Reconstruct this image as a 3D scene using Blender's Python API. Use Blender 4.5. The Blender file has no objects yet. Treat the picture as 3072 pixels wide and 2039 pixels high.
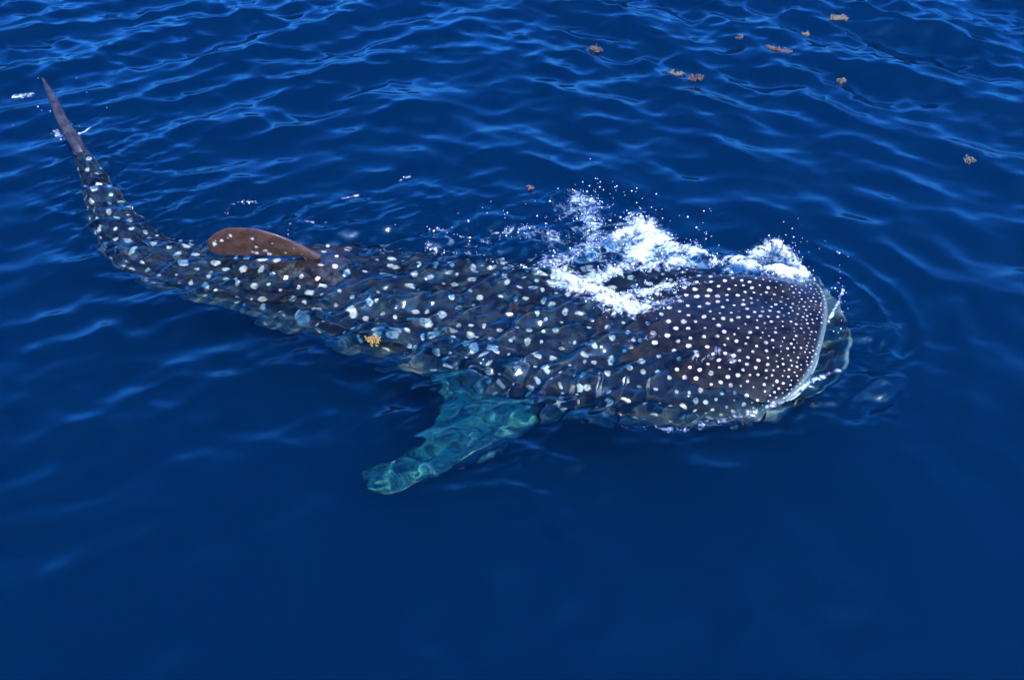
import bpy, bmesh, math, random
import numpy as np

# ------------------------------------------------------------------ camera, sky, sun, exposure
scene = bpy.context.scene
col = scene.collection
R = math.radians
CAM_H, CAM_PITCH, FOCAL = 5.5, R(45.0), 35.0

cam_data = bpy.data.cameras.new("camera")
cam_data.lens = FOCAL
cam_data.sensor_width = 36.0
cam_data.clip_start = 0.05
cam_data.clip_end = 3000.0
cam = bpy.data.objects.new("camera", cam_data)
cam.location = (0.0, 0.0, CAM_H)
cam.rotation_euler = (R(90.0) - CAM_PITCH, 0.0, 0.0)
col.objects.link(cam)
scene.camera = cam

SUN_EL, SUN_AZ = R(52.0), R(148.0)          # azimuth clockwise from +Y (the view direction)
sun_dir = np.array([math.sin(SUN_AZ) * math.cos(SUN_EL), math.cos(SUN_AZ) * math.cos(SUN_EL), math.sin(SUN_EL)])

world = bpy.data.worlds.new("World")
scene.world = world
world.use_nodes = True
wn = world.node_tree
bg = wn.nodes["Background"]
sky = wn.nodes.new("ShaderNodeTexSky")
sky.sky_type = 'NISHITA'
sky.sun_disc = False
sky.sun_elevation = SUN_EL
sky.sun_rotation = SUN_AZ
sky.air_density = 1.0
sky.dust_density = 2.0
sky.ozone_density = 4.0
grade = wn.nodes.new("ShaderNodeMixRGB"); grade.blend_type = 'MULTIPLY'; grade.inputs[0].default_value = 1.0
grade.inputs[2].default_value = (0.12, 0.69, 1.85, 1)       # deep tropical blue, the same everywhere
wn.links.new(sky.outputs[0], grade.inputs[1])
wn.links.new(grade.outputs[0], bg.inputs[0])
bg.inputs[1].default_value = 0.15

sun_data = bpy.data.lights.new("sun", 'SUN')
sun_data.energy = 2.5
sun_data.angle = R(0.5)
sun_data.color = (1.0, 0.91, 0.76)
sun = bpy.data.objects.new("sun", sun_data)
from mathutils import Vector
sun.rotation_euler = Vector(-sun_dir).to_track_quat('-Z', 'Y').to_euler()
sun.location = tuple(sun_dir * 50)
col.objects.link(sun)

scene.view_settings.view_transform = 'Standard'
scene.view_settings.look = 'None'
scene.view_settings.exposure = 1.7
scene.view_settings.gamma = 1.0
scene.view_settings.use_curve_mapping = False
cy = scene.cycles
cy.max_bounces = 16
cy.diffuse_bounces = 3
cy.glossy_bounces = 4
cy.transmission_bounces = 8
cy.transparent_max_bounces = 8
cy.volume_bounces = 4
cy.blur_glossy = 0.5
cy.caustics_reflective = False
cy.caustics_refractive = True
cy.sample_clamp_indirect = 6.0
cy.sample_clamp_direct = 8.0
cy.use_denoising = True
try:
    cy.denoiser = 'OPENIMAGEDENOISE'
except Exception:
    pass

rng = np.random.default_rng(7)
random.seed(7)

# ------------------------------------------------------------------ helpers
def gp(vx, vy, z=0.0):
    """point at height z seen at pixel (vx, vy) of the photograph shown 2362 px wide"""
    f = 3072 * FOCAL / 36.0
    u = vx * 3072 / 2362 - 1536.0
    v = vy * 3072 / 2362 - 1019.5
    cp, sp = math.cos(CAM_PITCH), math.sin(CAM_PITCH)
    d = np.array([u / f, cp - sp * v / f, -sp - cp * v / f])
    t = (z - CAM_H) / d[2]
    return np.array([0, 0, CAM_H]) + d * t

def gpw(vx, vy, z):
    """point at depth z under a calm surface, seen through the water at that pixel"""
    p = gp(vx, vy)
    d = p - np.array([0, 0, CAM_H]); d /= np.linalg.norm(d)
    h = d[:2] / 1.333
    w = np.array([h[0], h[1], -math.sqrt(1 - h @ h)])
    return p + w * (z / w[2])

def tag(o, label=None, category=None, group=None, kind=None):
    if label: o["label"] = label
    if category: o["category"] = category
    if group: o["group"] = group
    if kind: o["kind"] = kind
    return o

def mesh_obj(name, verts, faces, mat, parent=None, smooth=True, attrs=None):
    me = bpy.data.meshes.new(name)
    verts = np.asarray(verts, dtype=np.float32)
    if isinstance(faces, np.ndarray):
        n, k = faces.shape
        me.vertices.add(len(verts)); me.vertices.foreach_set("co", verts.ravel())
        me.loops.add(n * k); me.loops.foreach_set("vertex_index", faces.astype(np.int32).ravel())
        me.polygons.add(n)
        me.polygons.foreach_set("loop_start", (np.arange(n) * k).astype(np.int32))
        me.polygons.foreach_set("loop_total", np.full(n, k, np.int32))
        me.update(calc_edges=True)
        me.validate()
    else:
        me.from_pydata([tuple(map(float, v)) for v in verts], [], faces)
        me.update()
    if smooth:
        me.polygons.foreach_set("use_smooth", np.ones(len(me.polygons), bool))
    if attrs:
        for an, av in attrs.items():
            a = me.attributes.new(an, 'FLOAT', 'POINT')
            a.data.foreach_set("value", np.asarray(av, np.float32).ravel())
    if mat: me.materials.append(mat)
    o = bpy.data.objects.new(name, me)
    col.objects.link(o)
    if parent: o.parent = parent
    return o

def grid_faces(ni, nj, wrap_j=False, flip=False):
    i = np.arange(ni - 1)[:, None]
    jn = nj if wrap_j else nj - 1
    j = np.arange(jn)[None, :]
    j1 = (j + 1) % nj
    a = i * nj + j; b = i * nj + j1; c = (i + 1) * nj + j1; d = (i + 1) * nj + j
    q = np.stack([a, b, c, d], -1).reshape(-1, 4)
    return q[:, ::-1] if flip else q

def pchip(xs, ys, x):
    xs = np.asarray(xs, float); ys = np.asarray(ys, float); x = np.asarray(x, float)
    h = np.diff(xs); d = np.diff(ys) / h
    m = np.zeros_like(ys); m[0] = d[0]; m[-1] = d[-1]
    for k in range(1, len(xs) - 1):
        if d[k-1] * d[k] > 0:
            w1 = 2 * h[k] + h[k-1]; w2 = h[k] + 2 * h[k-1]
            m[k] = (w1 + w2) / (w1 / d[k-1] + w2 / d[k])
    i = np.clip(np.searchsorted(xs, x) - 1, 0, len(xs) - 2)
    t = (x - xs[i]) / h[i]
    return ((2*t**3-3*t**2+1)*ys[i] + (t**3-2*t**2+t)*h[i]*m[i] + (-2*t**3+3*t**2)*ys[i+1] + (t**3-t**2)*h[i]*m[i+1])

def sstep(a, b, x):
    t = np.clip((x - a) / (b - a), 0, 1)
    return t * t * (3 - 2 * t)

_lat = np.random.default_rng(3).random((256, 256))
def vnoise(x, y, seed=0):
    x = np.asarray(x, float) + seed * 37.31; y = np.asarray(y, float) + seed * 91.7
    xi = np.floor(x).astype(int); yi = np.floor(y).astype(int)
    fx = x - xi; fy = y - yi
    fx = fx*fx*fx*(fx*(fx*6-15)+10); fy = fy*fy*fy*(fy*(fy*6-15)+10)
    g = lambda a, b: _lat[a % 256, b % 256]
    return (g(xi,yi)*(1-fx)+g(xi+1,yi)*fx)*(1-fy) + (g(xi,yi+1)*(1-fx)+g(xi+1,yi+1)*fx)*fy

def fbm(x, y, oct=4, seed=0, gain=0.5):
    s = 0; a = 1; n = 0
    for k in range(oct):
        s = s + a * vnoise(x * 2**k, y * 2**k, seed + k * 5); n += a; a *= gain
    return s / n

# ------------------------------------------------------------------ materials
def new_mat(name):
    m = bpy.data.materials.new(name); m.use_nodes = True
    nt = m.node_tree
    for n in list(nt.nodes): nt.nodes.remove(n)
    out = nt.nodes.new("ShaderNodeOutputMaterial")
    return m, nt, out

def water_material():
    """clear upper layer: refracting, reflecting surface with the faint green-blue tint of a metre of sea water"""
    m, nt, out = new_mat("sea_water")
    g = nt.nodes.new("ShaderNodeBsdfGlass"); g.inputs["IOR"].default_value = 1.333
    g.inputs["Roughness"].default_value = 0.0
    g.inputs["Color"].default_value = (0.62, 0.95, 0.97, 1)
    gl = nt.nodes.new("ShaderNodeBsdfRefraction")
    gl.inputs["IOR"].default_value = 1.333; gl.inputs["Roughness"].default_value = 0.0
    gl.inputs["Color"].default_value = (0.89, 0.99, 0.94, 1)
    re = nt.nodes.new("ShaderNodeBsdfGlossy"); re.inputs["Roughness"].default_value = 0.10
    fr = nt.nodes.new("ShaderNodeFresnel"); fr.inputs["IOR"].default_value = 1.333
    mx = nt.nodes.new("ShaderNodeMixShader")
    nt.nodes.remove(g)
    nt.links.new(fr.outputs[0], mx.inputs[0]); nt.links.new(gl.outputs[0], mx.inputs[1]); nt.links.new(re.outputs[0], mx.inputs[2])
    nt.links.new(mx.outputs[0], out.inputs["Surface"])
    return m

def depths_material():
    """the scattering blue of deep water"""
    m, nt, out = new_mat("deep_water")
    sc = nt.nodes.new("ShaderNodeVolumeScatter")
    sc.inputs["Color"].default_value = (0.003, 0.28, 0.43, 1); sc.inputs["Density"].default_value = 2.0
    ab = nt.nodes.new("ShaderNodeVolumeAbsorption")
    ab.inputs["Color"].default_value = (0.0, 0.0, 0.0, 1); ab.inputs["Density"].default_value = 2.0
    ad = nt.nodes.new("ShaderNodeAddShader")
    nt.links.new(sc.outputs[0], ad.inputs[0]); nt.links.new(ab.outputs[0], ad.inputs[1])
    nt.links.new(ad.outputs[0], out.inputs["Volume"])
    return m

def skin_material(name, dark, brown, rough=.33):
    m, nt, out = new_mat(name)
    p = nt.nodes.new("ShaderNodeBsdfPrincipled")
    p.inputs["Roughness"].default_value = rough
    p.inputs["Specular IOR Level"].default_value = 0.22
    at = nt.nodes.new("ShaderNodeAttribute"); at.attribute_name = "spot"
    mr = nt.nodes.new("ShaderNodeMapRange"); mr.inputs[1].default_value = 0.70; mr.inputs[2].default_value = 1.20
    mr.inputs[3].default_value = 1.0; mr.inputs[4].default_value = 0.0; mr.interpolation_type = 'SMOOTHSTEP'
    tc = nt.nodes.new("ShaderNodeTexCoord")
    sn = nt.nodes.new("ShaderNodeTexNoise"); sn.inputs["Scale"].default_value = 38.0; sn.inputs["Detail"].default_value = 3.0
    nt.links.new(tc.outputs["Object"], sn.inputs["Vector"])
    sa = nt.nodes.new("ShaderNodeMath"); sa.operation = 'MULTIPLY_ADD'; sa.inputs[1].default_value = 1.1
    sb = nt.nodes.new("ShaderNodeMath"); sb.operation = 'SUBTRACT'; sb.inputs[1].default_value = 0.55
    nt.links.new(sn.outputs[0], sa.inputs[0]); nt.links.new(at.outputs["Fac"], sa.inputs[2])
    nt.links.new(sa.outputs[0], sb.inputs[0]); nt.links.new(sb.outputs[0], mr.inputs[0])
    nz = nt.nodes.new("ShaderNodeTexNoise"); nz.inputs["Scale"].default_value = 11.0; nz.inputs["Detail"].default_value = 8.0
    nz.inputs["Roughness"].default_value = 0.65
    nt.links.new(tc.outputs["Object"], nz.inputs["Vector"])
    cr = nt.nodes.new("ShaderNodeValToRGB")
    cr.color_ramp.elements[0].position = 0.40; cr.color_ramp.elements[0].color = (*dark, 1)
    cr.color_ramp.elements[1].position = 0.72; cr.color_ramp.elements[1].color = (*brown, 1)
    nt.links.new(nz.outputs[0], cr.inputs[0])
    pale = nt.nodes.new("ShaderNodeAttribute"); pale.attribute_name = "pale"
    mx0 = nt.nodes.new("ShaderNodeMixRGB"); mx0.inputs[2].default_value = (0.36, 0.44, 0.35, 1)
    nt.links.new(pale.outputs["Fac"], mx0.inputs[0]); nt.links.new(cr.outputs[0], mx0.inputs[1])
    mx = nt.nodes.new("ShaderNodeMixRGB"); mx.inputs[2].default_value = (0.62, 0.50, 0.36, 1)
    vn = nt.nodes.new("ShaderNodeTexNoise"); vn.inputs["Scale"].default_value = 16.0; vn.inputs["Detail"].default_value = 2.0
    nt.links.new(tc.outputs["Object"], vn.inputs["Vector"])
    vr = nt.nodes.new("ShaderNodeMapRange"); vr.inputs[1].default_value = .32; vr.inputs[2].default_value = .58; vr.inputs[3].default_value = .25; vr.inputs[4].default_value = 1.0
    nt.links.new(vn.outputs[0], vr.inputs[0])
    vm = nt.nodes.new("ShaderNodeMath"); vm.operation = 'MULTIPLY'
    nt.links.new(mr.outputs[0], vm.inputs[0]); nt.links.new(vr.outputs[0], vm.inputs[1])
    nt.links.new(vm.outputs[0], mx.inputs[0]); nt.links.new(mx0.outputs[0], mx.inputs[1])
    nt.links.new(mx.outputs[0], p.inputs["Base Color"])
    bn = nt.nodes.new("ShaderNodeTexNoise"); bn.inputs["Scale"].default_value = 60.0; bn.inputs["Detail"].default_value = 4.0
    nt.links.new(tc.outputs["Object"], bn.inputs["Vector"])
    bp = nt.nodes.new("ShaderNodeBump"); bp.inputs["Strength"].default_value = 0.25; bp.inputs["Distance"].default_value = 0.004
    nt.links.new(bn.outputs[0], bp.inputs["Height"]); nt.links.new(bp.outputs[0], p.inputs["Normal"])
    nt.links.new(p.outputs[0], out.inputs["Surface"])
    return m

M_WATER = water_material()
M_DEEP = depths_material()
M_SKIN = skin_material("shark_skin", (0.0032, 0.0022, 0.0014), (0.030, 0.019, 0.0105))
M_TAIL = skin_material("shark_tail_skin", (0.020, 0.015, 0.015), (0.060, 0.046, 0.043))
M_FIN = skin_material("shark_fin_skin", (0.045, 0.020, 0.011), (0.100, 0.045, 0.026), .2)

M_PEC = skin_material("shark_pectoral_skin_water_tint", (0.004, 0.024, 0.017), (0.040, 0.190, 0.125))  # teal cast of the water over the fins is put into this skin colour
M_JAW = skin_material("shark_jaw_skin", (0.012, 0.014, 0.012), (0.050, 0.052, 0.044))

def plain(name, color, rough=.6, var=.35, scale=40.0, subsurf=0.0, bump=0.0):
    m, nt, out = new_mat(name)
    p = nt.nodes.new("ShaderNodeBsdfPrincipled"); p.inputs["Roughness"].default_value = rough
    tc = nt.nodes.new("ShaderNodeTexCoord"); nz = nt.nodes.new("ShaderNodeTexNoise")
    nz.inputs["Scale"].default_value = scale; nz.inputs["Detail"].default_value = 4.0
    nt.links.new(tc.outputs["Object"], nz.inputs["Vector"])
    cr = nt.nodes.new("ShaderNodeValToRGB")
    cr.color_ramp.elements[0].position = .3; cr.color_ramp.elements[0].color = (*[c * (1 - var) for c in color], 1)
    cr.color_ramp.elements[1].position = .7; cr.color_ramp.elements[1].color = (*[min(1, c * (1 + var)) for c in color], 1)
    nt.links.new(nz.outputs[0], cr.inputs[0]); nt.links.new(cr.outputs[0], p.inputs["Base Color"])
    if bump:
        bp = nt.nodes.new("ShaderNodeBump"); bp.inputs["Strength"].default_value = bump; bp.inputs["Distance"].default_value = .01
        nt.links.new(nz.outputs[0], bp.inputs["Height"]); nt.links.new(bp.outputs[0], p.inputs["Normal"])
    nt.links.new(p.outputs[0], out.inputs["Surface"])
    return m
M_DARK = plain("gill_dark", (0.004, 0.004, 0.005), .5)
M_DROP = plain("drop_white", (0.66, 0.74, 0.80), .5, .03, 60.0)
def foam_material():
    """white froth, opening into lace where it thins out"""
    m, nt, out = new_mat("foam_white")
    p = nt.nodes.new("ShaderNodeBsdfPrincipled"); p.inputs["Roughness"].default_value = .6
    p.inputs["Base Color"].default_value = (.66, .68, .70, 1)
    tc = nt.nodes.new("ShaderNodeTexCoord")
    n1 = nt.nodes.new("ShaderNodeTexNoise"); n1.inputs["Scale"].default_value = 20.0; n1.inputs["Detail"].default_value = 3.0; n1.inputs["Roughness"].default_value = .55; n1.inputs["Distortion"].default_value = 1.2
    nt.links.new(tc.outputs["Object"], n1.inputs["Vector"])
    at = nt.nodes.new("ShaderNodeAttribute"); at.attribute_name = "froth"
    su = nt.nodes.new("ShaderNodeMath"); su.operation = 'MULTIPLY_ADD'; su.inputs[1].default_value = 1.5
    nt.links.new(n1.outputs[0], su.inputs[0]); nt.links.new(at.outputs["Fac"], su.inputs[2])
    mr = nt.nodes.new("ShaderNodeMapRange"); mr.interpolation_type = 'SMOOTHSTEP'
    mr.inputs[1].default_value = .52; mr.inputs[2].default_value = 1.70
    nt.links.new(su.outputs[0], mr.inputs[0])
    tr = nt.nodes.new("ShaderNodeBsdfTransparent"); mx = nt.nodes.new("ShaderNodeMixShader")
    bp = nt.nodes.new("ShaderNodeBump"); bp.inputs["Strength"].default_value = .35; bp.inputs["Distance"].default_value = .010
    nt.links.new(n1.outputs[0], bp.inputs["Height"]); nt.links.new(bp.outputs[0], p.inputs["Normal"])
    nt.links.new(mr.outputs[0], mx.inputs[0]); nt.links.new(tr.outputs[0], mx.inputs[1]); nt.links.new(p.outputs[0], mx.inputs[2])
    nt.links.new(mx.outputs[0], out.inputs["Surface"])
    return m
M_FOAM = foam_material()
M_WEED_DARK = plain("weed_dark_brown", (0.075, 0.028, 0.014), .45, .5)
M_WEED_RED = plain("weed_pinkish_brown", (0.13, 0.052, 0.030), .45, .4)
M_WEED_TAN = plain("weed_tan", (0.25, 0.165, 0.06), .45, .35)
M_WEED_OLIVE = plain("weed_olive", (0.14, 0.125, 0.055), .45, .4)
M_WEED_YELLOW = plain("weed_yellow", (0.36, 0.17, 0.012), .45, .3)
M_BLADDER = plain("weed_bladder", (0.20, 0.13, 0.05), .3, .2)

# ------------------------------------------------------------------ shark spine (plan position, half width, top, bottom)
ST = np.array([
    # x      y     hw    ztop   zbot
    [ 2.27, 5.45, .690,  .13, -.03],
    [ 2.05, 5.53, .755,  .15, -.45],
    [ 1.65, 5.61, .815,  .11, -.66],
    [ 1.12, 5.71, .850,  .03, -.85],
    [ 0.35, 5.87, .830, -.03, -1.0],
    [-0.20, 6.03, .710, -.04, -1.0],
    [-0.65, 6.14, .640, -.05, -.98],
    [-1.20, 6.26, .580, -.04, -.92],
    [-1.60, 6.36, .500,  .03, -.84],
    [-2.00, 6.40, .410,  .005, -.72],
    [-2.43, 6.45, .320, -.03, -.58],
    [-2.86, 6.53, .285, -.05, -.50],
    [-3.22, 6.72, .265, -.06, -.44],
    [-3.52, 7.03, .225, -.06, -.38],
    [-3.78, 7.43, .150, -.04, -.28],
    [-4.00, 7.82, .105, -.01, -.18],
    [-4.20, 8.13, .065,  .03, -.10]])
_sd = np.concatenate([[0], np.cumsum(np.hypot(np.diff(ST[:,0]), np.diff(ST[:,1])))])
LEN = _sd[-1]

def spine(s):
    """plan position, tangent pointing to the head, half width, top, bottom at distance s behind the lip"""
    s = np.asarray(s, float)
    def cat(col_):
        # smooth interpolation of plan coordinates
        return pchip(_sd, ST[:, col_], s)
    e = 0.08
    x, y = cat(0), cat(1)
    tx = pchip(_sd, ST[:,0], np.clip(s - e, 0, LEN)) - pchip(_sd, ST[:,0], np.clip(s + e, 0, LEN))
    ty = pchip(_sd, ST[:,1], np.clip(s - e, 0, LEN)) - pchip(_sd, ST[:,1], np.clip(s + e, 0, LEN))
    n = np.hypot(tx, ty)
    return x, y, tx / n, ty / n, cat(2), cat(3), cat(4)

def body_point(s, th):
    """th: 0 = top midline, +90 deg = near side (towards the camera), 180 = belly"""
    x, y, tx, ty, hw, zt, zb = spine(s)
    c, sn = np.cos(th), np.sin(th)
    p = 2.0 / 2.35
    cx = np.sign(sn) * np.abs(sn) ** p
    cz = np.sign(c) * np.abs(c) ** p
    zm = zt - 0.46 * (zt - zb)
    z = zm + np.where(cz > 0, cz * (zt - zm), cz * (zm - zb))
    lat = cx * hw
    # longitudinal ridges along the flank
    rid = 0
    for a0, w0 in ((0.0, .10), (.62, .07), (1.02, .06), (1.42, .06)):
        for sg in (1, -1):
            rid = rid + np.exp(-((th - sg * a0) / w0) ** 2) * (0.5 if a0 == 0 else 1)
    rid = rid * 0.012 * sstep(1.6, 2.6, s) * (1 - sstep(6.2, 7.6, s))
    lat = lat + rid * cx; z = z + rid * cz
    hb = sstep(.05, .35, s) * (1 - sstep(1.0, 1.6, s))
    z = z + hb * (.030 * np.exp(-((th + .80) / .22) ** 2) - .028 * np.exp(-((th + .30) / .28) ** 2) + .018 * np.exp(-((th - .75) / .25) ** 2))
    # gill flaps: overlapping plates on each side
    g = np.abs(th)
    gm = np.exp(-((g - 1.25) / .62) ** 4)
    ph = (s - GILL_S0) / GILL_DS
    saw = np.where((ph > -1) & (ph < 5), 1 - (ph % 1.0), 0)
    lat = lat + np.sign(th) * gm * saw * 0.022
    # broad snout: the front bows forward at the midline, cheeks swept back
    fwd = 0.11 * np.exp(-(s / .9) ** 2) * (1 - (np.abs(cx)) ** 2.4) - 0.05 * np.exp(-(s / .5) ** 2) * np.abs(cx) ** 6
    nx, ny = ty, -tx                              # lateral axis, towards the camera for positive th
    return np.stack([x + nx * lat + tx * fwd, y + ny * lat + ty * fwd, z + 0 * s], -1)

GILL_S0, GILL_DS = 1.34, 0.185

# ------------------------------------------------------------------ sea surface
def make_waves(n, lmin, lmax, dirs, spread, slope, seed):
    r = np.random.default_rng(seed)
    out = []
    for k in range(n):
        lam = lmin * (lmax / lmin) ** r.random()
        base = dirs[r.integers(len(dirs))]
        a = base + r.normal(0, spread)
        kk = 2 * math.pi / lam
        amp = slope / kk * math.sqrt(2.0 / n)
        out.append((kk * math.cos(a), kk * math.sin(a), amp, r.random() * 6.283, kk))
    return out
W_RIGHT = make_waves(60, .34, 1.7, [R(52)], .36, .20, 11)
W_LEFT = make_waves(60, .26, 1.3, [R(112)], .40, .185, 12)
W_SMALL = make_waves(60, .14, .45, [R(60), R(110)], .7, .13, 13)
W_BODY = make_waves(90, .075, .50, [R(118), R(123), R(128), R(70)], .30, .45, 14)

SS = np.linspace(0, LEN, 500)
_px, _py, _tx, _ty, _hw, _zt, _zb = spine(SS)

def body_dist(X, Y):
    """signed plan distance outside the body, arc position and side"""
    D = np.full(X.shape, 1e9); S = np.zeros(X.shape); L = np.zeros(X.shape)
    for k in range(0, 500, 5):
        dx, dy = X - _px[k], Y - _py[k]
        d = np.hypot(dx, dy) - _hw[k]
        lat = dx * _ty[k] - dy * _tx[k]
        m = d < D
        D = np.where(m, d, D); S = np.where(m, SS[k], S); L = np.where(m, lat, L)
    return D, S, L

def sea(X, Y):
    X = np.asarray(X, float); Y = np.asarray(Y, float)
    Z = np.zeros_like(X); DX = np.zeros_like(X); DY = np.zeros_like(X)
    D, S, L = body_dist(X, Y)
    wr = sstep(-3.5, 2.5, X)
    calm = 0.38 + 0.62 * sstep(3.6, 7.0, Y)                      # lee of the boat
    near = np.exp(-np.clip(D, 0, None) / .35)
    gust = np.clip(0.55 + 0.9 * fbm(X * .35, Y * .35, 3, 9), .6, 1.15)
    gust = gust * (1 + .10 * wr * sstep(6.5, 11, Y))
    for fam, w in ((W_RIGHT, (.25 + .75 * wr) * calm * gust), (W_LEFT, (1 - .75 * wr) * calm * gust), (W_SMALL, (.25 + .75 * calm) * (gust ** 2) * .9)):
        for kx, ky, a, ph, kk in fam:
            far_fade = 1.0
            t = kx * X + ky * Y + ph
            wa = w * a * (1 - .65 * near)
            Z += wa * np.sin(t)
            q = .5 * wa
            DX += q * kx / kk * np.cos(t); DY += q * ky / kk * np.cos(t)
    turb = np.exp(-np.clip(D, 0, None) / .22) * (.55 + .45 * np.exp(-(np.clip(-L, 0, None) / .8)))
    wake = np.exp(-((D - .35) / .5) ** 2) * (L < 0) * sstep(.8, 2.0, S) * .35
    pf = np.exp(-(((X + .25) * .8 + (Y - 4.55) * -.5) / .9) ** 2 - (((X + .25) * .5 + (Y - 4.55) * .8) / .45) ** 2)
    tm = np.clip(turb + wake + .75 * pf, 0, 1)
    for kx, ky, a, ph, kk in W_BODY:
        Z += tm * a * np.sin(kx * X + ky * Y + ph)
    # bow rings ahead of the snout
    ring = np.zeros_like(X)
    hx, hy = X - 2.0, Y - 5.62
    rr = np.hypot(hx, hy * 1.02); an = np.arctan2(hy, hx)
    wob = 0.10 * (fbm(an * 2 + 5, rr * .6, 3, 4) - .5)
    for r0, a0, w0 in ((.98, .022, .05), (1.22, .016, .07), (1.58, .014, .10)):
        ring += a0 * np.exp(-((rr + wob - r0) / w0) ** 2)
    ring *= np.exp(-((an - .1) / 1.1) ** 4)
    Z += ring
    far_fade = 1 - .5 * sstep(14, 40, np.hypot(X, Y))
    return X + DX * far_fade, Y + DY * far_fade, Z * far_fade

def axis(points):
    """points: list of (coordinate, spacing); spacing blends linearly between them"""
    out = [points[0][0]]
    while out[-1] < points[-1][0]:
        c = out[-1]
        out.append(c + float(np.interp(c, [p[0] for p in points], [p[1] for p in points])))
    return np.array(out)
gx = axis([(-900, 200), (-60, 12), (-14, .6), (-7.4, .028), (-5, .019), (3.4, .018), (7.4, .028), (14, .6), (60, 12), (900, 200)])
gy = axis([(-900, 200), (-60, 12), (-4, .6), (1.8, .05), (3.4, .022), (4.2, .017), (7.6, .017), (11.6, .027), (15, .12), (30, .8), (60, 12), (1400, 250)])
GX, GY = np.meshgrid(gx, gy, indexing='ij')
wx, wy, wz = sea(GX, GY)
ni, nj = GX.shape
top = np.stack([wx, wy, wz], -1).reshape(-1, 3)
sea_ob = mesh_obj("sea", top, grid_faces(ni, nj, flip=True), M_WATER)
tag(sea_ob, kind="structure", label="deep blue sea with rippled sunlit surface")
sea_ob.cycles.is_caustics_caster = True
sun_data.cycles.is_caustics_light = True
zt_, zb_ = -1.12, -16.0
bv_ = [(x_, y_, z_) for z_ in (zt_, zb_) for x_, y_ in ((-850, -850), (850, -850), (850, 1350), (-850, 1350))]
deep_ob = mesh_obj("sea_depths", bv_, [(0, 1, 2, 3), (7, 6, 5, 4), (0, 4, 5, 1), (1, 5, 6, 2), (2, 6, 7, 3), (3, 7, 4, 0)], M_DEEP, smooth=False)
tag(deep_ob, kind="structure", label="deep blue water below the surface layer")
print("sea faces", len(sea_ob.data.polygons), "zmax", wz.max(), "zmin", wz.min())

# ------------------------------------------------------------------ shark
shark = bpy.data.objects.new("whale_shark", None)
shark.location = (0, 0, 0)
col.objects.link(shark)
tag(shark, "huge dark whale shark with pale spots swimming at the sea surface, mouth open", "whale shark")

NS = 720
s_ax = np.concatenate([np.linspace(0, .25, 40)[:-1], np.linspace(.25, LEN, NS)])
th_ax = np.concatenate([np.linspace(-math.pi, -2.1, 26)[:-1], np.linspace(-2.1, 2.1, 300)[:-1], np.linspace(2.1, math.pi, 27)[:-1]])
NT = len(th_ax)
SG, TG = np.meshgrid(s_ax, th_ax, indexing='ij')
P = body_point(SG, TG)

# spots, scattered in rows on the real skin surface
def scatter_spots():
    pts = []
    def spacing(s):
        return float(np.interp(s, [0, .12, .3, .7, 1.3, 2.2, 3.5, 6, 8], [.036, .042, .056, .080, .115, .135, .150, .14, .12]))
    def rad(s):
        return float(np.interp(s, [0, .12, .3, .7, 1.3, 2.2, 3.5, 6, 8], [.0070, .0090, .012, .0165, .021, .0235, .026, .025, .022]))
    r = np.random.default_rng(5)
    s = 0.02
    row = 0
    while s < LEN - .2:
        sp = spacing(s)
        _, _, _, _, hw, zt, zb = spine(s)
        h = hw * 1.0
        tstep = sp / max(h, .06)
        t = -2.1 + (row % 2) * tstep * .5
        while t < 2.1:
            if r.random() < .93:
                jit = .30
                ss = s + r.normal(0, sp * jit * .5); tt = t + r.normal(0, tstep * jit * .5)
                crowd = ss < .4 and abs(tt) > 1.1
                if ss > 0.0 and not (crowd and r.random() < .7):
                    rr = rad(ss) * (0.55 + 0.75 * r.random() ** 1.2) * (.7 if crowd else 1)
                    pts.append((ss, tt, rr))
            t += tstep
        s += sp * .88
        row += 1
    return np.array(pts)
def poisson_spots(s_max):
    """evenly spaced but random spots on the head, finer towards the lip"""
    r = np.random.default_rng(15)
    n = 26000
    cs = s_max * r.random(n) ** 1.25; ct = r.uniform(-1.9, 1.9, n)
    cp = body_point(cs, ct)
    gap = np.interp(cs, [0, .1, .3, .7, 1.2, 1.7], [.031, .035, .047, .068, .102, .135])
    rad = np.interp(cs, [0, .1, .3, .7, 1.2, 1.7], [.0068, .0082, .0113, .0162, .0220, .026])
    acc = np.zeros((0, 3)); out = []
    for q in range(n):
        if len(acc) and np.min(((acc - cp[q]) ** 2).sum(1)) < gap[q] ** 2: continue
        acc = np.vstack([acc, cp[q]])
        out.append((cs[q], ct[q], rad[q] * (.60 + .65 * r.random())))
    return np.array(out)
SP = scatter_spots()
SP = np.concatenate([SP[SP[:, 0] > 1.62], poisson_spots(1.6)])
STRETCH = np.random.default_rng(77).uniform(-.72, .84, len(SP))
SPP = body_point(SP[:, 0], SP[:, 1])
spot = np.full(SG.shape, 9.0)
for q in range(len(SP)):
    s0, t0, r0 = SP[q]
    i0 = np.searchsorted(s_ax, s0 - r0 * 4 - .01); i1 = np.searchsorted(s_ax, s0 + r0 * 4 + .01) + 1
    dt = r0 * 4 / .07 if s0 > 7.3 else r0 * 4 / .2
    jm = np.abs(th_ax - t0) < max(dt, .08)
    sub = P[i0:i1][:, jm]
    d2 = ((sub - SPP[q]) ** 2).sum(-1)
    if s0 > 1.4:
        ds2 = np.minimum((s_ax[i0:i1][:, None] - s0) ** 2, d2)
        kst = STRETCH[q]
        d2 = d2 - abs(kst) * (ds2 if kst > 0 else d2 - ds2)
    dd = np.sqrt(np.maximum(d2, 0)) / r0
    blk = spot[i0:i1]
    blk[:, jm] = np.minimum(blk[:, jm], dd)
    spot[i0:i1] = blk
pale = sstep(1.05, 2.3, np.abs(TG)) * .85
mott = fbm(SG * 9, TG * 6.5, 5, 51, .62)
fleck = fbm(SG * 22, TG * 15, 3, 52, .6)
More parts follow.
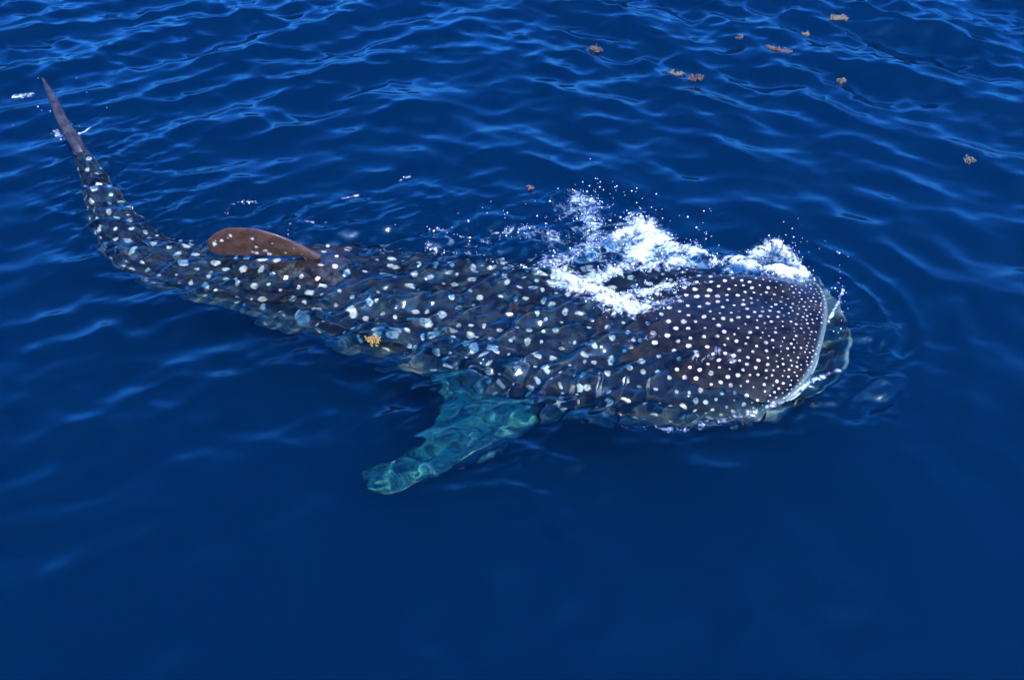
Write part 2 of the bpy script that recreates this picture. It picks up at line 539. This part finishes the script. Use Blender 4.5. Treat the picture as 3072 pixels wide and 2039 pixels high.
pale = np.maximum(pale, sstep(.9, 2.2, SG) * (np.clip((mott - .48) * .28, 0, .05) + .05 * sstep(.62, .74, fleck)))
# sheen along the upper lip, painted in as a pale rim
pale = np.maximum(pale, .22 * np.exp(-(SG / .018) ** 2) * (np.abs(TG) < 1.7))

# closed front: lip rolls under into the mouth
front = []
c0 = P[0].mean(0)
_, _, ftx, fty, *_ = spine(0.0)
fd = np.array([ftx, fty, 0.0])
for sc_, adv, dz in ((.985, .018, -.006), (.955, .022, -.014), (.92, .012, -.02), (.86, -.05, -.02), (.75, -.18, -.03), (.55, -.32, -.04), (.25, -.42, -.05), (.02, -.45, -.05)):
    ringp = c0 + (P[0] - c0) * np.array([sc_, sc_, sc_]) + fd * adv + np.array([0, 0, dz])
    front.append(ringp)
front = np.array(front)[::-1]
tail_end = P[-1].mean(0) + (P[-1] - P[-1].mean(0)) * .02 + np.array([-.02, .04, 0])
PB = np.concatenate([front, P, tail_end[None]])
nf = len(front)
spotB = np.concatenate([np.full((nf, NT), 9.0), spot, np.full((1, NT), 9.0)])
paleB = np.concatenate([np.tile(pale[0], (nf, 1)) * np.linspace(0, 1, nf)[:, None], pale, pale[-1:]])
body = mesh_obj("body", PB.reshape(-1, 3), grid_faces(len(PB), NT, wrap_j=True, flip=True), M_SKIN, shark, attrs={"spot": spotB, "pale": paleB})

def fin_mesh(name, stations, mat, parent, nspan=60, nch=28, thick=.06, spots=None, seed=0):
    """stations: list of (span parameter, leading edge xyz, trailing edge xyz, relative thickness)"""
    t = np.array([q[0] for q in stations], float)
    LE = np.array([q[1] for q in stations], float); TE = np.array([q[2] for q in stations], float)
    th = np.array([q[3] for q in stations], float)
    u = np.linspace(0, 1, nspan)
    le = np.stack([pchip(t, LE[:, k], u) for k in range(3)], -1)
    te = np.stack([pchip(t, TE[:, k], u) for k in range(3)], -1)
    tk = pchip(t, th, u)
    span = np.gradient((le + te) / 2, axis=0)
    chord = te - le
    nrm = np.cross(chord, span); nrm /= np.linalg.norm(nrm, axis=1)[:, None] + 1e-9
    ph = np.linspace(0, 2 * math.pi, nch * 2, endpoint=False)
    cpos = .5 - .5 * np.cos(ph)
    prof = np.sign(np.sin(ph)) * np.abs(np.sin(ph)) ** .8 * (1 - .55 * cpos)
    V = le[:, None] + chord[:, None] * cpos[None, :, None] + nrm[:, None] * (prof[None, :, None] * (tk * thick)[:, None, None])
    # closing tip and root
    V = np.concatenate([V[:1].mean(1, keepdims=True).repeat(nch * 2, 1) * .98 + V[:1] * .02, V, V[-1:].mean(1, keepdims=True).repeat(nch * 2, 1) * .98 + V[-1:] * .02])
    sp = np.full(V.shape[:2], 9.0)
    r = np.random.default_rng(seed)
    if spots:
        n, rmin, rmax = spots
        for q in range(n):
            uu = r.random() * .9 + .05; cc = .12 + .78 * r.random()
            k = int(uu * (nspan - 1))
            c3 = le[k] + chord[k] * cc
            sp = np.minimum(sp, np.linalg.norm(V - c3, axis=-1) / (rmin + (rmax - rmin) * r.random()))
    return mesh_obj(name, V.reshape(-1, 3), grid_faces(len(V), nch * 2, wrap_j=True), mat, parent, attrs={"spot": sp, "pale": np.zeros(V.shape[:2])})

# dorsal fin
def along(s, lat, z):
    x, y, tx, ty, *_ = spine(min(s, LEN))
    x -= tx * max(0, s - LEN); y -= ty * max(0, s - LEN)
    return np.array([x + ty * lat, y - tx * lat, z])
def s_at_x(xv):
    return float(np.interp(-xv, -_px, SS))
def on_plane(vx, vy, y0):
    """point of the upright plane y = y0 seen at that pixel"""
    p = gp(vx, vy); c = np.array([0, 0, CAM_H]); d = p - c
    return c + d * (y0 / d[1])
fin_mesh("dorsal_fin", [(t, on_plane(*l, 6.44 + .03 * t), on_plane(*tr, 6.44 + .03 * t), k) for t, l, tr, k in (
    (0.0, (742, 590), (722, 606), .9), (.12, (714, 575), (690, 592), 1.0), (.25, (672, 554), (648, 591), .9), (.45, (622, 536), (600, 589), .8),
    (.62, (575, 526), (553, 589), .65), (.78, (532, 525), (514, 588), .5), (.92, (498, 537), (486, 581), .38), (1.0, (481, 551), (477, 564), .2))],
    M_FIN, shark, thick=.030, spots=(24, .010, .022), seed=4)
# second dorsal fin, small, far back
sd1 = s_at_x(-3.05)
fin_mesh("second_dorsal_fin", [
    (0.0, along(sd1, 0, -.10), along(sd1 + .26, 0, -.12), 1.0),
    (.5, along(sd1 + .14, 0, .0), along(sd1 + .30, 0, -.05), .8),
    (1.0, along(sd1 + .28, 0, .03), along(sd1 + .36, 0, -.03), .3)], M_SKIN, shark, thick=.03, nspan=24, nch=12)
PEC = [(0.0, (1240, 955), (985, 850), -.50, 1.3), (.18, (1205, 1000), (1012, 922), -.52, 1.1), (.45, (1115, 1052), (975, 1005), -.56, .85),
       (.7, (1018, 1088), (915, 1050), -.60, .6), (.9, (925, 1128), (852, 1072), -.64, .4), (.96, (880, 1136), (836, 1090), -.65, .3), (1.0, (850, 1126), (840, 1110), -.66, .12)]
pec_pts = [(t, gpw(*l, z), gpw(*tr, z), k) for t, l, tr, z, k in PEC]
def to_body(p):                    # body frame: distance behind the lip, lateral, height
    k = int(np.argmin(np.hypot(p[0] - _px, p[1] - _py)))
    return SS[k], (p[0] - _px[k]) * _ty[k] - (p[1] - _py[k]) * _tx[k], p[2]
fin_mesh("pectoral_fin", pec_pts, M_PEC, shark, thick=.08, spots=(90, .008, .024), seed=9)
def mirror(p, drop):
    s_, lat, z = to_body(p)
    lat0 = .45
    return along(s_, -(lat0 + (lat - lat0) * .55), z - max(0, lat - lat0) * drop)
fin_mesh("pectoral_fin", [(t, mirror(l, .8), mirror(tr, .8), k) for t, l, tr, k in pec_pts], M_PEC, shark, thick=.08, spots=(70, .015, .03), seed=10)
for sg in (1, -1):
    sp0 = s_at_x(-1.9)
    fin_mesh("pelvic_fin", [
        (0.0, along(sp0, .18 * sg, -.60), along(sp0 + .32, .14 * sg, -.56), 1.0),
        (.6, along(sp0 + .14, .20 * sg, -.70), along(sp0 + .38, .16 * sg, -.66), .7),
        (1.0, along(sp0 + .30, .20 * sg, -.74), along(sp0 + .40, .18 * sg, -.72), .25)], M_SKIN, shark, thick=.04, nspan=24, nch=12)
sa0 = s_at_x(-3.0)
fin_mesh("anal_fin", [
    (0.0, along(sa0, 0, -.40), along(sa0 + .26, 0, -.34), 1.0),
    (1.0, along(sa0 + .28, 0, -.62), along(sa0 + .36, 0, -.56), .3)], M_SKIN, shark, thick=.03, nspan=16, nch=10)
# caudal fin: a vertical blade in the plane of the tail stalk
tdir = np.array([-.46, .89, 0.0])
def blade(base, c, dz): return base + tdir * c + np.array([0, 0, dz])
tip = gp(98, 180, .42)
q0 = np.array([-4.16, 8.06, .05]); q1 = gp(150, 290, .17); q2 = gp(120, 225, .31)
fin_mesh("caudal_fin", [
    (0.0, along(LEN - .30, 0, -.62), blade(along(LEN - .30, 0, -.62), .10, -.05), .3),
    (.25, along(LEN - .32, 0, -.32), blade(along(LEN - .32, 0, -.32), .36, .0), .8),
    (.45, q0, blade(q0, .40, -.16), 1.7),
    (.65, q1, blade(q1, .26, -.16), 1.5),
    (.85, q2, blade(q2, .14, -.09), 1.0),
    (1.0, tip, blade(tip, .02, -.02), .25)], M_TAIL, shark, thick=.05)

# lower jaw, pushed out under the water ahead of the upper lip
JR = [(1885, 640), (1912, 672), (1940, 712), (1960, 758), (1957, 815), (1936, 868), (1898, 902), (1840, 928), (1770, 950)]
rim = np.array([gpw(u, v, -.12) for u, v in JR])
tt = np.linspace(0, 1, len(rim)); uu = np.linspace(0, 1, 90)
rim = np.stack([pchip(tt, rim[:, q], uu) for q in range(3)], -1)
jc = np.array([1.95, 5.55, 0])
rows = []
for inward, z in ((.55, -.42), (.34, -.40), (.17, -.30), (.08, -.19), (.035, -.125), (.0, -.115), (-.012, -.15), (.02, -.24), (.10, -.36), (.25, -.50), (.50, -.60)):
    d_ = jc - rim; d_[:, 2] = 0
    p_ = rim + d_ * inward; p_[:, 2] = z + .012 * np.sin(uu * 31) * (inward < .2)
    rows.append(p_)
rows = np.array(rows)
jn = fbm(np.tile(uu * 14, (len(rows), 1)), np.tile(np.arange(len(rows))[:, None] * .8, (1, 90)), 3, 2)
jsp = np.where(jn > .60, .5, 9.0)
mesh_obj("lower_jaw", rows.reshape(-1, 3), grid_faces(len(rows), 90), M_JAW, shark, attrs={"spot": np.full(rows.shape[:2], 9.0), "pale": np.clip(jn * 1.6 - .62, 0, .5)})

# gill slits and eyes
for sg in (1, -1):
    for g in range(5):
        sgl = GILL_S0 + g * GILL_DS
        tv = np.linspace(.62 + .05 * (g % 2), 1.85, 40)
        wdt = .040 * np.sin(np.linspace(0, math.pi, 40)) ** .7 * (.7 + .25 * g)
        L_ = []
        for off, lift in ((-1, .002), (0, .010), (1, .002)):
            pp = body_point(sgl + .02 + .05 * (tv - 1.5) + off * wdt * .5, tv * sg)
            cc = body_point(np.full(40, sgl), np.zeros(40)); cc[:, 2] = -.4
            n_ = pp - cc; n_ /= np.linalg.norm(n_, axis=1)[:, None]
            L_.append(pp + n_ * (lift + .008))
        mesh_obj("gill_slit", np.array(L_).reshape(-1, 3), grid_faces(3, 40), M_DARK, shark)
    ep = body_point(np.array([.42]), np.array([1.75 * sg]))[0]
    U, V_ = np.meshgrid(np.linspace(0, math.pi, 12), np.linspace(0, 2 * math.pi, 16, endpoint=False), indexing='ij')
    ev = np.stack([np.sin(U) * np.cos(V_), np.sin(U) * np.sin(V_), np.cos(U)], -1) * .028 + ep
    mesh_obj("eye", ev.reshape(-1, 3), grid_faces(12, 16, wrap_j=True), M_DARK, shark)

# ------------------------------------------------------------------ foam, bubbles and spray
def top_of_body(X, Y):
    D, S, L = body_dist(X, Y)
    _, _, _, _, hw, zt, zb = spine(S)
    r = np.clip(np.abs(L) / hw, 0, 1)
    zm = zt - .46 * (zt - zb)
    z = zm + (zt - zm) * (1 - r ** 2.35) ** (1 / 2.35)
    fw_ = np.where(D > 0, -9, z)
    return fw_

def segdist(X, Y, a, b):
    ab = b - a; L2 = max(ab @ ab, 1e-9)
    t = np.clip(((X - a[0]) * ab[0] + (Y - a[1]) * ab[1]) / L2, 0, 1)
    return np.hypot(X - a[0] - t * ab[0], Y - a[1] - t * ab[1])

# polylines in photograph pixels laid on the water: (points, radius in metres, strength)
FOAM = [
    ([(1300, 640), (1400, 690), (1480, 715)], .13, .95),
    ([(1380, 640), (1460, 600), (1500, 545), (1475, 515)], .12, 1.0),
    ([(1420, 545), (1480, 530), (1560, 580), (1610, 585)], .10, .9),
    ([(1480, 620), (1570, 605)], .10, .85),
    ([(1540, 660), (1400, 700)], .10, .85),
    ([(1260, 610), (1330, 590), (1380, 545), (1330, 460)], .13, .62),
    ([(1400, 480), (1340, 455)], .07, .60),
    ([(1700, 600), (1770, 615), (1845, 632)], .085, 1.0),
    ([(1740, 580), (1790, 560), (1830, 600), (1855, 632)], .07, .85),
    ([(1640, 610), (1700, 590)], .06, .62),
    ([(1560, 655), (1640, 650)], .06, .66),
    ([(1140, 530), (1220, 520), (1290, 545)], .05, .58),
    ([(1740, 950), (1830, 920), (1890, 893)], .030, .74),
    ([(1440, 985), (1540, 992), (1640, 972), (1745, 948)], .045, .56),
    ([(1895, 895), (1925, 880)], .03, .6),
    ([(1902, 770), (1930, 715), (1942, 680)], .014, .80),
    ([(1598, 868), (1603, 825)], .03, .62),  # this and the next: thin foam painting the water film's sheen on the head
    ([(1625, 850), (1660, 820), (1690, 850)], .06, .56),
    ([(1300, 790), (1420, 800), (1520, 780)], .04, .48),
    ([(1470, 720), (1560, 700)], .09, .5),
    ([(30, 217), (65, 215)], .045, .9),
    ([(125, 300), (140, 312)], .05, .62),
    ([(178, 318), (205, 297)], .025, .92),
    ([(785, 462), (825, 448)], .02, .56), ([(520, 490), (545, 470), (590, 465)], .03, .52),
    ([(690, 512), (752, 514)], .025, .54), ([(665, 545), (670, 525)], .02, .54),
    ([(920, 415), (945, 405)], .02, .62), ([(990, 570), (1110, 600), (1220, 615)], .05, .52),
    ([(1000, 525), (1130, 560)], .03, .52)]
fx = np.arange(-5.2, 3.3, .0085); fy = np.arange(4.4, 9.6, .0085)
FX, FY = np.meshgrid(fx, fy, indexing='ij')
mask = np.zeros_like(FX); broad = np.zeros_like(FX)
for pts, rad_, st in FOAM:
    g = [gp(u, v)[:2] for u, v in pts]
    for a_, b_ in zip(g[:-1], g[1:]):
        d_ = segdist(FX, FY, a_, b_)
        mask = np.maximum(mask, st * np.exp(-(d_ / rad_) ** 2))
        broad = np.maximum(broad, st * np.exp(-(d_ / (rad_ * 2.0)) ** 2))
wxn = fbm(FX * 3, FY * 3, 4, 21) - .5; wyn = fbm(FX * 3, FY * 3, 4, 22) - .5
qx, qy = FX + wxn * .60, FY + wyn * .60
rid = 1 - np.abs(2 * fbm(qx * 5, qy * 7, 5, 23, .6) - 1) * 2.2
rid3 = 1 - np.abs(2 * fbm(qx * 24 + qy * 8, qy * 30 - qx * 6, 3, 26, .6) - 1) * 2.4
rid2 = 1 - np.abs(2 * fbm(qx * 11, qy * 15, 4, 24, .6) - 1) * 2.4
fine = fbm(FX * 45, FY * 45, 3, 25, .6)
field = mask * 1.0 + (.62 * rid + .50 * rid2 + .34 * rid3 + .3 * (fine - .5)) * (.16 + .78 * broad) - 1.10
keep = (field > -.50) & (mask > .05)
hmask = np.zeros_like(FX)
for pts, rad_, st in FOAM:
    if rad_ > .062:
        g = [gp(u, v)[:2] for u, v in pts]
        for a_, b_ in zip(g[:-1], g[1:]):
            hmask = np.maximum(hmask, st * np.exp(-(segdist(FX, FY, a_, b_) / rad_) ** 2))

def foam_sheet(keep, zfun, name, mat, label, dens):
    need = np.zeros((FX.shape[0] + 1, FX.shape[1] + 1), bool)
    ii, jj = np.nonzero(keep)
    for di in (0, 1):
        for dj in (0, 1): need[ii + di, jj + dj] = True
    vid = -np.ones(need.shape, int); vi, vj = np.nonzero(need); vid[vi, vj] = np.arange(len(vi))
    VX = fx[0] + vi * .0085; VY = fy[0] + vj * .0085
    ci = np.clip(vi, 0, FX.shape[0] - 1); cj = np.clip(vj, 0, FX.shape[1] - 1)
    X, Y, Z = zfun(VX, VY, ci, cj)
    F = np.stack([vid[ii, jj], vid[ii + 1, jj], vid[ii + 1, jj + 1], vid[ii, jj + 1]], -1)
    print(name, len(F))
    o = mesh_obj(name, np.stack([X, Y, Z], -1), F, mat, attrs={"froth": dens[ci, cj]})
    return tag(o, label, None, None, "stuff")

def z_foam(VX, VY, vi, vj):
    X, Y, Z = sea(VX, VY)
    zb_ = top_of_body(X, Y)
    f = field[vi, vj]; m = hmask[vi, vj]
    h = np.clip(f, 0, .8) * .05 * m + .018 * (fbm(VX * 26, VY * 26, 4, 31, .6) - .3) * sstep(0, .4, f) * m
    return X, Y, np.maximum(Z, zb_) + .006 + np.clip(h, 0, .16)
foam_sheet(keep, z_foam, "foam", M_FOAM, "white churned foam splashing along the far side of the shark's head", field)

subf = broad * .85 + .40 * rid + .30 * rid2 - .80
subk = (subf > -.2) & (broad > .2) & (FX > -.6) & (FY > 5.9) & (top_of_body(FX, FY) < -.25)
def z_sub(VX, VY, vi, vj):
    return VX, VY, -.09 - .14 * fbm(VX * 3, VY * 3, 3, 33)
foam_sheet(subk, z_sub, "bubble_cloud", M_FOAM, "milky turquoise cloud of bubbles under the splash", subf - .12)

# spray: thousands of drops, flung round the splash and scattered on the water
PH = (1 + 5 ** .5) / 2
ico_v = np.array([(-1,PH,0),(1,PH,0),(-1,-PH,0),(1,-PH,0),(0,-1,PH),(0,1,PH),(0,-1,-PH),(0,1,-PH),(PH,0,-1),(PH,0,1),(-PH,0,-1),(-PH,0,1)]) / math.sqrt(1 + PH * PH)
ico_f = np.array([(0,11,5),(0,5,1),(0,1,7),(0,7,10),(0,10,11),(1,5,9),(5,11,4),(11,10,2),(10,7,6),(7,1,8),(3,9,4),(3,4,2),(3,2,6),(3,6,8),(3,8,9),(4,9,5),(2,4,11),(6,2,10),(8,6,7),(9,8,1)])
drops = []
fringe = np.clip(field + .62, 0, .45) * ((hmask > .02) | (FY > 6.1)) * (field < .05) * (broad > .04) * (.25 + .75 * (vnoise(FX * 9, FY * 9, 41) > .5))
pr = (fringe ** 1.5).ravel(); pr /= pr.sum()
for q in rng.choice(pr.size, 520, replace=False, p=pr):
    hm = hmask.ravel()[q]
    drops.append((FX.ravel()[q], FY.ravel()[q], abs(rng.normal(0, .05)) * hm * (rng.random() < .5), .0026 + .0075 * rng.random() ** 5))
for (u, v, su, sv, n_) in ((1250, 520, 120, 30, 70), (1400, 455, 70, 25, 50), (1830, 560, 30, 20, 25), (1935, 690, 12, 50, 26), (150, 240, 40, 50, 14), (1600, 530, 60, 30, 30)):
    for q in range(n_):
        p_ = gp(u + rng.normal(0, su), v + rng.normal(0, sv))
        drops.append((p_[0], p_[1], 0.0, .003 + .006 * rng.random() ** 4))
drops = np.array(drops)
dX, dY, dZ = sea(drops[:, 0], drops[:, 1])
dZ = np.maximum(dZ, top_of_body(dX, dY)) + drops[:, 2] + .003
dv = (np.stack([dX, dY, dZ], -1)[:, None] + ico_v[None] * drops[:, 3][:, None, None]).reshape(-1, 3)
df = (ico_f[None] + 12 * np.arange(len(drops))[:, None, None]).reshape(-1, 3)
spray = mesh_obj("spray", dv, df, M_DROP)
tag(spray, "white water drops flung up round the splash", None, None, "stuff")
print("drops", len(drops))

# ------------------------------------------------------------------ sargassum floating on the water
def sargassum(vx, vy, length, width, turn, mat, label, n, seed, group=None, z_add=0.0):
    r = np.random.default_rng(seed)
    length *= .64; width *= .64
    p0 = gp(vx, vy)
    X, Y, Z = sea(np.array([p0[0]]), np.array([p0[1]]))
    zb_ = top_of_body(X, Y)
    root = bpy.data.objects.new("seaweed_clump", None)
    root.location = (X[0], Y[0], max(Z[0], zb_[0]) + z_add); root.rotation_euler = (0, 0, turn)
    col.objects.link(root)
    tag(root, label, "seaweed", group)
    # winding stem
    k = 14
    sx = np.linspace(-length / 2, length / 2, k)
    sy = np.cumsum(r.normal(0, width * .14, k)); sy -= sy.mean()
    sz = .006 + .008 * r.random(k)
    st_v, st_f = [], []
    for i in range(k):
        for a_ in range(5):
            an = a_ * 2 * math.pi / 5
            st_v.append((sx[i], sy[i] + .004 * math.cos(an), sz[i] + .004 * math.sin(an)))
    for i in range(k - 1):
        for a_ in range(5):
            st_f.append((i*5+a_, i*5+(a_+1)%5, (i+1)*5+(a_+1)%5, (i+1)*5+a_))
    mesh_obj("stem", st_v, st_f, mat, root)
    lv, lf = [], []
    bv, bf = [], []
    for q in range(int(n * 1.7)):
        i = r.integers(0, k)
        c_ = np.array([sx[i], sy[i], sz[i]]) + r.normal(0, 1, 3) * np.array([length * .06, width * .30, .010])
        c_[2] = abs(c_[2])
        an = r.random() * 6.283; el = r.normal(.1, .35)
        d_ = np.array([math.cos(an) * math.cos(el), math.sin(an) * math.cos(el), math.sin(el)])
        s_ = np.array([-math.sin(an), math.cos(an), r.normal(0, .3)])
        ln = .011 + .018 * r.random(); w_ = ln * .22
        up_ = np.cross(d_, s_) * .003
        b0 = len(lv)
        for f_, ww in ((0, .15), (.35, 1), (.7, .8), (1, .08)):
            m_ = c_ + d_ * ln * f_ + np.array([0, 0, .006 * math.sin(f_ * 3.1)])
            lv += [m_ + s_ * w_ * ww, m_ + up_ * (1 + .3 * math.sin(f_ * 9)), m_ - s_ * w_ * ww, m_ - up_]
        for f_ in range(3):
            for a_ in range(4):
                lf.append((b0+f_*4+a_, b0+f_*4+(a_+1)%4, b0+(f_+1)*4+(a_+1)%4, b0+(f_+1)*4+a_))
        if r.random() < .45:
            b0 = len(bv); rr = .004 + .003 * r.random()
            cb = c_ + r.normal(0, .012, 3); cb[2] = abs(cb[2]) + .004
            bv += list(cb + ico_v * rr); bf += [tuple(int(z_) + b0 for z_ in t_) for t_ in ico_f]
    tag(mesh_obj("leaves", lv, lf, mat, root, smooth=False), kind="stuff")
    if bv: tag(mesh_obj("float_bladders", bv, bf, M_BLADDER, root), kind="stuff")
    return root

sargassum(1374, 108, .15, .14, 1.9, M_WEED_DARK, "dark reddish brown seaweed clump, compact and wedge shaped, floating alone on the ripples", 70, 1)
sargassum(1935, 44, .26, .10, -.2, M_WEED_TAN, "largest tan seaweed clump, rounded, on the ripples beyond the long bright wave", 110, 2)
sargassum(1862, 71, .10, .07, .3, M_WEED_TAN, "small tan seaweed scrap close to the largest tan clump", 24, 3)
sargassum(1797, 116, .34, .07, -.45, M_WEED_RED, "long pinkish brown seaweed strand tapering to one end", 90, 4)
sargassum(1704, 93, .10, .06, .2, M_WEED_RED, "tiny pinkish seaweed scrap off the thin end of the long pinkish strand", 18, 5)
sargassum(1606, 181, .20, .09, -.3, M_WEED_DARK, "brown seaweed clump trailing from a pale stringy piece", 80, 6)
sargassum(1560, 174, .20, .05, -.2, M_WEED_TAN, "pale stringy seaweed piece touching a brown clump", 36, 7)
sargassum(1945, 180, .11, .06, .5, M_WEED_OLIVE, "small greyish brown seaweed scrap alone on open water", 26, 8)
sargassum(2231, 378, .10, .09, .9, M_WEED_OLIVE, "small olive green seaweed tuft out on the water ahead of the shark", 34, 9)
sargassum(860, 788, .12, .10, .2, M_WEED_YELLOW, "bright orange yellow seaweed tuft floating over the shark's flank", 60, 10, z_add=.004)
sargassum(1224, 428, .06, .05, .2, M_WEED_RED, "tiny reddish seaweed speck drifting beyond the foam trail", 10, 11)

for o in list(col.objects):
    if o.type == 'MESH' and (o.parent == shark or o.name == 'bubble_cloud'): o.cycles.is_caustics_receiver = True
